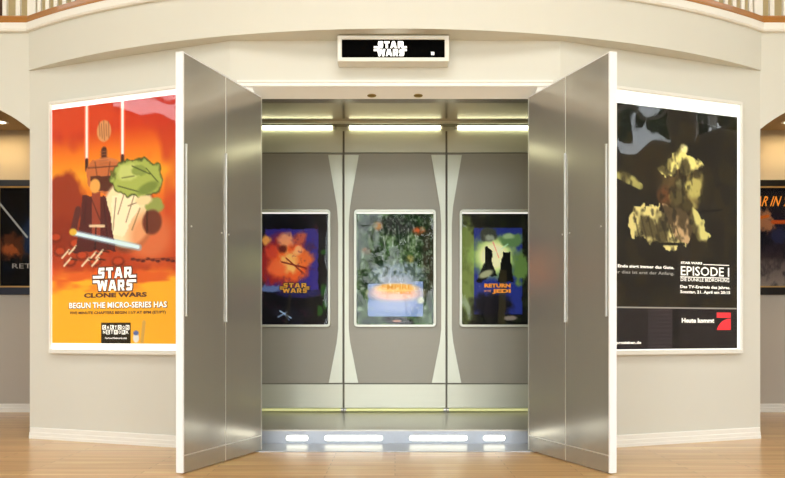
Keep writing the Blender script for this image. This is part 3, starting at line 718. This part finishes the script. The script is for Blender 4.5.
# middle
e = niche_poster(0.0, 'middle silver-framed poster in recess, marbled green of painted-in tree reflections with pale blue block at the bottom')
P, G = NP(0.0); A = Art(pw, ph, 100, 146)
A.fill((66, 90, 52)); A.rnd(9, 71, .42, .62, (24, 38, 22)); A.rnd(14, 74, .55, .75, (140, 166, 130), .7); A.rnd(22, 77, .58, .75, (50, 90, 40), .7)  # marbled green: reflections of outside trees painted into the print
A.ell(*P(395, 226), .28, .08, (54, 56, 54), .4, jag=.2, seed=72); A.ell(*P(430, 260), .1, .35, (52, 50, 38), .5, jag=.2, seed=73)
for k in range(10):
    a0_ = 372+k*5.2; A.line(P(a0_, 224+(k*7 % 11)), P(a0_+(k % 3-1)*3, 240+(k*5 % 13)), .009, (214, 224, 214), .55)
A.ell(*P(378, 226), .055, .035, (190, 130, 60), .9, op=.9); A.ell(*P(419, 231), .07, .035, (206, 96, 50), .9, op=.95); A.ell(*P(366, 251), .05, .03, (176, 110, 60), .9, op=.8); A.ell(*P(410, 259), .05, .035, (170, 160, 90), .8, op=.8)
A.ell(*P(396, 275), .32, .11, (150, 166, 186), .5, jag=.35, seed=75, op=.85)
A.rnd(28, 171, .5, .62, (24, 40, 24), .55); A.rnd(36, 174, .6, .7, (170, 190, 160), .4)
A.poly([P(368, 284), P(423, 281), P(423, 316.5), P(368, 316.5)], (128, 152, 196), jag=.012, seed=76)
A.ell(*P(397, 281), .24, .05, (176, 184, 200), .6, jag=.4, seed=78, op=.8)
A.ell(*P(396, 293), .33, .075, (250, 200, 176), .6, op=.9); A.ell(*P(396, 288), .26, .04, (252, 206, 120), .5, op=.9); A.ell(*P(396, 306), .3, .05, (176, 186, 222), .8, op=.6)
A.ell(*P(421, 300), .05, .03, (214, 220, 206), .5, jag=.4, seed=79); A.ell(*P(399, 321), .2, .035, (28, 26, 24), .25, rot=.1); A.ell(*P(397, 321), .06, .01, (190, 140, 120), .5)
A.rnd(34, 80, .6, .78, (196, 210, 200), .35)
pr = A.build('poster', M['print_niche'], e, 0, pzc, -.0150)
b = MB(); cx_, cz_ = G(397, 287); put_text(b, 'EMPIRE', cx_, cz_, .27, .045, -.0180, .02); b.build('title_lettering', M['gold_ink'], pr, fixn=False); b = MB(); cx_, cz_ = G(397, 292.5); put_text(b, 'STRIKES BACK', cx_, cz_, .27, .028, -.0180, .02)
b.build('title_lettering', M['gold_ink'], pr, fixn=False)
# right
XR = .945
e = niche_poster(XR, 'rightmost silver-framed poster in recess, pale glow in blue block beside green blur')
P, G = NP(XR); A = Art(pw, ph, 100, 146)
A.fill((14, 16, 14)); A.rnd(9, 81, .5, .8, (40, 44, 30), .7)
A.ell(*P(466, 270), .18, .45, (116, 134, 70), .4, jag=.3, seed=82); A.rnd(24, 83, .55, .7, (70, 84, 40), .3)
A.poly([P(474, 228), P(522, 228), P(522, 314), P(474, 314)], (36, 50, 130), jag=.01)
A.ell(*P(494, 256), .30, .18, (150, 186, 96), .5, jag=.2, seed=84); A.ell(*P(494, 256), .2, .13, (250, 250, 196), .6)
A.ell(*P(488, 234), .11, .065, (60, 66, 56), .3, jag=.3, seed=85); A.ell(*P(489, 238), .06, .03, (150, 160, 140), .6, jag=.5, seed=86)
A.ell(*P(512, 240), .15, .06, (92, 130, 80), .4, jag=.3, seed=87); A.ell(*P(508, 236), .07, .025, (150, 180, 130), .6, jag=.4, seed=88)
A.ell(*P(520, 268), .1, .15, (96, 130, 66), .5, jag=.6, seed=89)
A.line(P(493, 242), P(499, 258), .008, (250, 120, 130)); A.line(P(492, 256), P(508, 244), .008, (190, 240, 200))
A.poly([P(486, 246), P(493, 250), P(492, 262), P(497, 276), P(490, 276), P(480, 284), P(476, 280), P(484, 264)], (10, 12, 12), jag=.03, seed=90)
A.poly([P(503, 252), P(510, 252), P(514, 282), P(498, 282)], (10, 10, 12), jag=.02, seed=91)
A.ell(*P(486, 274), .1, .03, (200, 206, 160), .5, rot=-.4, op=.8)
A.ell(*P(492, 306), .26, .12, (20, 18, 22), .5, jag=.3, seed=92, op=.95); A.poly([P(500, 270), P(507, 270), P(505, 324), P(498, 324)], (58, 52, 30), .7)
A.ell(*P(512, 318), .08, .02, (130, 120, 110), .5, jag=.6, seed=93)
pr = A.build('poster', M['print_niche'], e, 0, pzc, -.0150)
for m_, y_, bo in ((M['black_ink'], -.0172, .12), (M['orange_ink'], -.0190, .05)):
    b = MB(); cx_, cz_ = G(497.5, 285.6); put_text(b, 'RETURN', cx_, cz_, .235, .036, y_, bo); b.build('title_outline' if bo > .1 else 'title_lettering', m_, pr, fixn=False); b = MB(); cx_, cz_ = G(501.5, 291.5); put_text(b, 'JEDI', cx_, cz_, .165, .044, y_, bo); b.build('title_outline' if bo > .1 else 'title_lettering', m_, pr, fixn=False); b = MB()
    cx_, cz_ = G(487.5, 291); put_text(b, 'OF THE', cx_, cz_, .06, .018, y_, bo*.3); b.build('title_outline' if bo > .1 else 'title_lettering', m_, pr, fixn=False)

# ------------------------------------------------------------------ framed posters in the side halls
def hall_poster(xc, label, fm, line_m):
    e = thing('framed_poster', label, 'poster', (xc, 8.07, 0), 0)
    W, z0, z1 = .68/2, 1.305, 2.32
    o = [(-W-.08, z0-.09), (W+.08, z0-.09), (W+.08, z1+.08), (-W-.08, z1+.08)]; i_ = [(-W-.015, z0-.015), (W+.015, z0-.015), (W+.015, z1+.015), (-W-.015, z1+.015)]
    ring(o, i_, -.035, 0).build('frame', fm, e, bevel=.004)
    ring([(p[0], p[1]) for p in i_], [(-W, z0), (W, z0), (W, z1), (-W, z1)], -.030, -.008).build('inner_frame', line_m, e)
    MB().box(-W-.01, W+.01, -.012, -.010, z0-.01, z1+.01).build('glass_cover', M['glass'], e)
    return e, W, z0, z1
def HP(xc, W, z0, z1):
    def f(px, py): return (((px-395)*8.06/F-xc)/(2*W)+.5, (z1-(.85+(330-py)*8.06/F))/(z1-z0))
    def g(px, py): return ((px-395)*8.06/F-xc, .85+(330-py)*8.06/F)
    return f, g
e, W, z0, z1 = hall_poster(-3.746, 'dark framed poster with a pale diagonal streak, in the hall behind the left archway', M['blueframe'], M['gold'])
P, G = HP(-3.746, W, z0, z1); A = Art(2*W, z1-z0, 90, 134)
A.fill((10, 12, 18)); A.rnd(12, 101, .5, .8, (26, 40, 60), .6); A.ell(*P(18, 246), .45, .12, (90, 52, 36), .6, jag=.7, seed=102); A.ell(*P(30, 238), .12, .2, (30, 50, 84), .6, jag=.5, seed=103)
A.ell(*P(10, 250), .12, .05, (170, 90, 50), .6, jag=.8, seed=104)
A.line(P(-4, 199), P(27, 237), .02, (200, 214, 224), .9)
pr = A.build('poster', M['print'], e, 0, (z0+z1)/2, -.0085)
b = MB(); cx_, cz_ = G(33.5, 266); put_text(b, 'RETURN', cx_, cz_, .44, .05, -.0095, 0); b.build('title_lettering', M['grey_ink'], pr, fixn=False)
e, W, z0, z1 = hall_poster(3.94, 'black framed poster with slanted orange lettering, in the hall behind the right archway', M['black'], M['gold'])
P, G = HP(3.94, W, z0, z1); A = Art(2*W, z1-z0, 90, 134)
A.grad([(0, (22, 22, 32)), (.5, (36, 34, 56)), (.7, (56, 48, 56)), (.75, (104, 92, 92)), (1, (150, 140, 134))]); A.rnd(16, 111, .5, .8, (18, 20, 34), .5)
A.ell(*P(762, 222), .16, .12, (170, 120, 90), .6, jag=.7, seed=112); A.ell(*P(764, 240), .12, .08, (26, 26, 40), .5, jag=.6, seed=113); A.line(P(758, 218), P(768, 216), .03, (214, 110, 40)); A.line(P(773, 222), P(790, 222), .04, (196, 90, 40)); A.ell(*P(780, 236), .12, .08, (40, 46, 80), .5, jag=.6, seed=114)
pr = A.build('poster', M['print'], e, 0, (z0+z1)/2, -.0085)
b = MB(); cx_, cz_ = G(775, 201); put_text(b, "WAR IN 'ARS", cx_, cz_, .58, .11, -.0095, .01, .5); b.build('title_lettering', M['orange_ink'], pr, fixn=False)

# ------------------------------------------------------------------ lit sign over the doors
e = thing('illuminated_sign', 'white-framed lit box sign with white title on black, above the metal doors', 'sign', (-.012, CY, 2.792), 0)
ring([(-.385, -.09), (.385, -.09), (.385, .09), (-.385, .09)], [(-.355, -.062), (.355, -.062), (.355, .062), (-.355, .062)], -.12, 0).build('housing', M['whiteframe'], e, bevel=.004)
fc = MB().box(-.355, .355, -.112, -.10, -.062, .062).build('face', M['signblack'], e)
logo(MB(), -.02, 0, .225, .1, -.1135, .0015).build('title_lettering', M['signwhite'], fc, fixn=False)
MB().box(.262, .270, -.1135, -.1125, -.044, -.024).box(.274, .282, -.1135, -.1125, -.044, -.024).box(.262, .282, -.1135, -.1125, -.026, -.024).build('small_mark', M['signwhite'], fc)

# ------------------------------------------------------------------ small downlights in the door head and hall ceilings
def downlight(loc_, r, label, group, glow):
    e = thing('recessed_downlight', label, 'light', loc_, 0, group)
    b = MB(); n_ = 24; vs = []
    for (rr, zz) in ((r, 0), (r, -.004), (r*.72, -.006), (r*.66, 0)):
        vs += [(rr*math.cos(2*PI*i/n_), rr*math.sin(2*PI*i/n_), zz) for i in range(n_)]
    fs = [(k*n_+i, k*n_+(i+1) % n_, (k+1)*n_+(i+1) % n_, (k+1)*n_+i) for k in range(3) for i in range(n_)]
    b.add(vs, fs, True).build('ring', M['brass'] if not glow else M['trim'], e)
    MB().tube((0, 0, -.003), (0, 0, -.0005), r*.68, 24).build('lens', M['bulb'] if glow else M['brass'], e)
downlight((-.165, 5.535, 2.5165), .029, 'small brass downlight in the door head, left one', 'small brass downlights in the door head', False)
downlight((.165, 5.535, 2.5165), .029, 'small brass downlight in the door head, right one', 'small brass downlights in the door head', False)
for o in [x for x in COL.objects if x.name.startswith('recessed_downlight')]: o.rotation_euler = (math.atan2(-.059, .082), 0, 0); o.scale = (1.1, .5, 1)
downlight((-3.93, 7.75, 2.92), .08, 'glowing round downlight in hall ceiling behind the left archway', 'hall ceiling downlights', True)
downlight((3.93, 7.75, 2.92), .08, 'glowing round downlight in hall ceiling behind the right archway', 'hall ceiling downlights', True)

# ------------------------------------------------------------------ the two metal doors, standing open towards the room

def metal_door(sgn, n_):
    # local: x from the hinge to the free edge, y = thickness away from the visible face (0) to the back
    e = thing('door_%d' % n_, 'tall grey metal door with white edge standing open, %s of recess' % ('left' if sgn < 0 else 'right'), None, (sgn*.937, 5.478, 0), 0, kind='structure')
    ox, oyy = (1.2485 if sgn < 0 else 1.264)-.937, 5.478-4.575
    DL = math.hypot(ox, oyy)
    a = math.atan2(-oyy, -ox)       # direction of the left leaf
    e.rotation_euler = (0, 0, a if sgn < 0 else PI-a)
    t = .045; q = -1 if sgn < 0 else 1            # side of the back face
    z0, z1, zk = .008, 2.488, .110
    def bx(x0, x1, y0, y1, za, zb, mb=None):
        mb = mb or MB(); ya, yb = sorted((q*y0, q*y1)); return mb.box(x0, x1, ya, yb, za, zb)
    h = DL/2; g = .004
    bx(.012, DL-.014, .004, t, z0, z1).build('core', M['metal'], e)
    for (xa, xb) in ((.012, h-g), (h+g, DL-.014)):
        bx(xa, xb, -.001, .004, zk+.004, z1-.006).build('face_panel', M['metal'], e, bevel=.0015)
        bx(xa, xb, -.001, .004, z0, zk-.004).build('kick_plate', M['metal'], e, bevel=.0015)
    bx(h-g, h+g, .0, .004, z0, .90).build('seam_strip', M['alu'], e); bx(h-g, h+g, .0, .004, 1.99, z1-.006).build('seam_strip', M['alu'], e)
    bx(.012, DL-.014, -.0015, .004, zk-.004, zk+.004).build('seam_strip', M['alu'], e)
    m = bx(0, .012, -.002, t, z0, z1); m.build('edge_trim', M['alu'], e)
    m = bx(DL-.014, DL, -.003, t, z0, z1); bx(0, DL, -.001, t, z1-.006, z1, m); m.build('edge_trim', M['edge'], e, bevel=.002, label='white free edge and top rim')
    for xc, za, zb in ((h, .90, 1.99), (DL-.032, .93, 1.95)):
        r = bx(xc-.014, xc+.014, -.0015, -.0008, za, zb).build('pull_recess', M['dark'], e)
        bx(xc-.004, xc+.008, -.012, -.0016, za, zb).build('pull_handle', M['alu'], e, bevel=.002)
    for xc in (DL-.09, h+.05, h-.035): MB().tube((xc, -q*.004, 1.47), (xc, q*.001, 1.47), .006, 12).build('screw', M['alu'], e)
    c = MB(); c.tube((DL-.05, q*.012, .017), (DL-.05, q*.034, .017), .016, 14).build('caster', M['rubber'], e)
    MB().tube((.0, q*.01, z0), (.0, q*.01, z1), .009, 12).build('hinge', M['alu'], e)
metal_door(-1, 1); metal_door(1, 2)

# ------------------------------------------------------------------ balcony railing
e = thing('balcony_railing', 'curved wooden balcony railing with white balusters above the bay', 'railing', (0, 5.3, TR1))
oy = 5.3
def rel(path): return [(x, y-oy, a, b_) for (x, y, a, b_) in path]
sh = [(x, y+.0, a, b_) for (x, y, a, b_) in full]
MB().sweep(rel(sh), [(-.07, 0), (.026, 0), (.026, .014), (.014, .022), (.016, .05), (.004, .06), (-.07, .06)]).build('base_rail', M['wood'], e)
MB().sweep(rel(sh), [(-.045, .93), (.005, .93), (.012, .945), (.008, .975), (-.048, .975), (-.052, .945)]).build('handrail', M['wood'], e)
def post(x, y, wd, zt, name, m):
    MB().box(x-wd/2, x+wd/2, y-oy+.02-wd/2, y-oy+.02+wd/2, .06, zt).build(name, m, e, bevel=.003)
for s in (-1, 1):
    for k in (3.076, 2.971): post(s*k, EY, .034, .93, 'baluster', M['trim'])
    for k in range(1, 8): post(s*(3.076+.105*k), EY, .034, .93, 'baluster', M['trim'])
    post(s*(EX-.018), EY-.0, .066, .98, 'newel_post', M['trim'])
    a = math.asin(EX/R)
    for k in range(1, 12):
        a2 = a-.005-k*.0185; post(s*R*math.sin(a2), AY-R*math.cos(a2), .028, .93, 'baluster', M['trim'])
post(-3.145, EY+.03, .055, .92, 'newel_post', M['darkwood'])

# ------------------------------------------------------------------ outside: lawn and trees seen only as reflections in the poster covers
struct('ground', MB().box(-30, 30, -25, 25, -.3, -.12), M['grass'])
import random
random.seed(5)
def tree(x, y, h, label):
    e = thing('tree', label, 'tree', (x, y, -.12), 0, 'trees outside the windows')
    MB().tube((0, 0, 0), (0, 0, h*.7), .16, 10).build('trunk', M['bark'], e)
    b = MB()
    for k in range(60):
        a = random.uniform(0, 2*PI); r = random.uniform(.2, 2.0); z = h*random.uniform(.45, 1.05)
        b.ball((r*math.cos(a), r*math.sin(a), z), random.uniform(.18, .5), 7, 5, (1, 1, .7))
    b.build('crown', M['leafm'], e)
tree(12, .6, 6.6, 'leafy tree outside the right side window'); tree(-14, -1.5, 5.0, 'leafy tree outside the left side window')
for x, y, h, wd in ((-5, -13, 4.6, 'left'), (.6, -15, 5.6, 'middle'), (6, -12.5, 4.8, 'right')): tree(x, y, h, 'leafy tree outside the back windows, %s one' % wd)
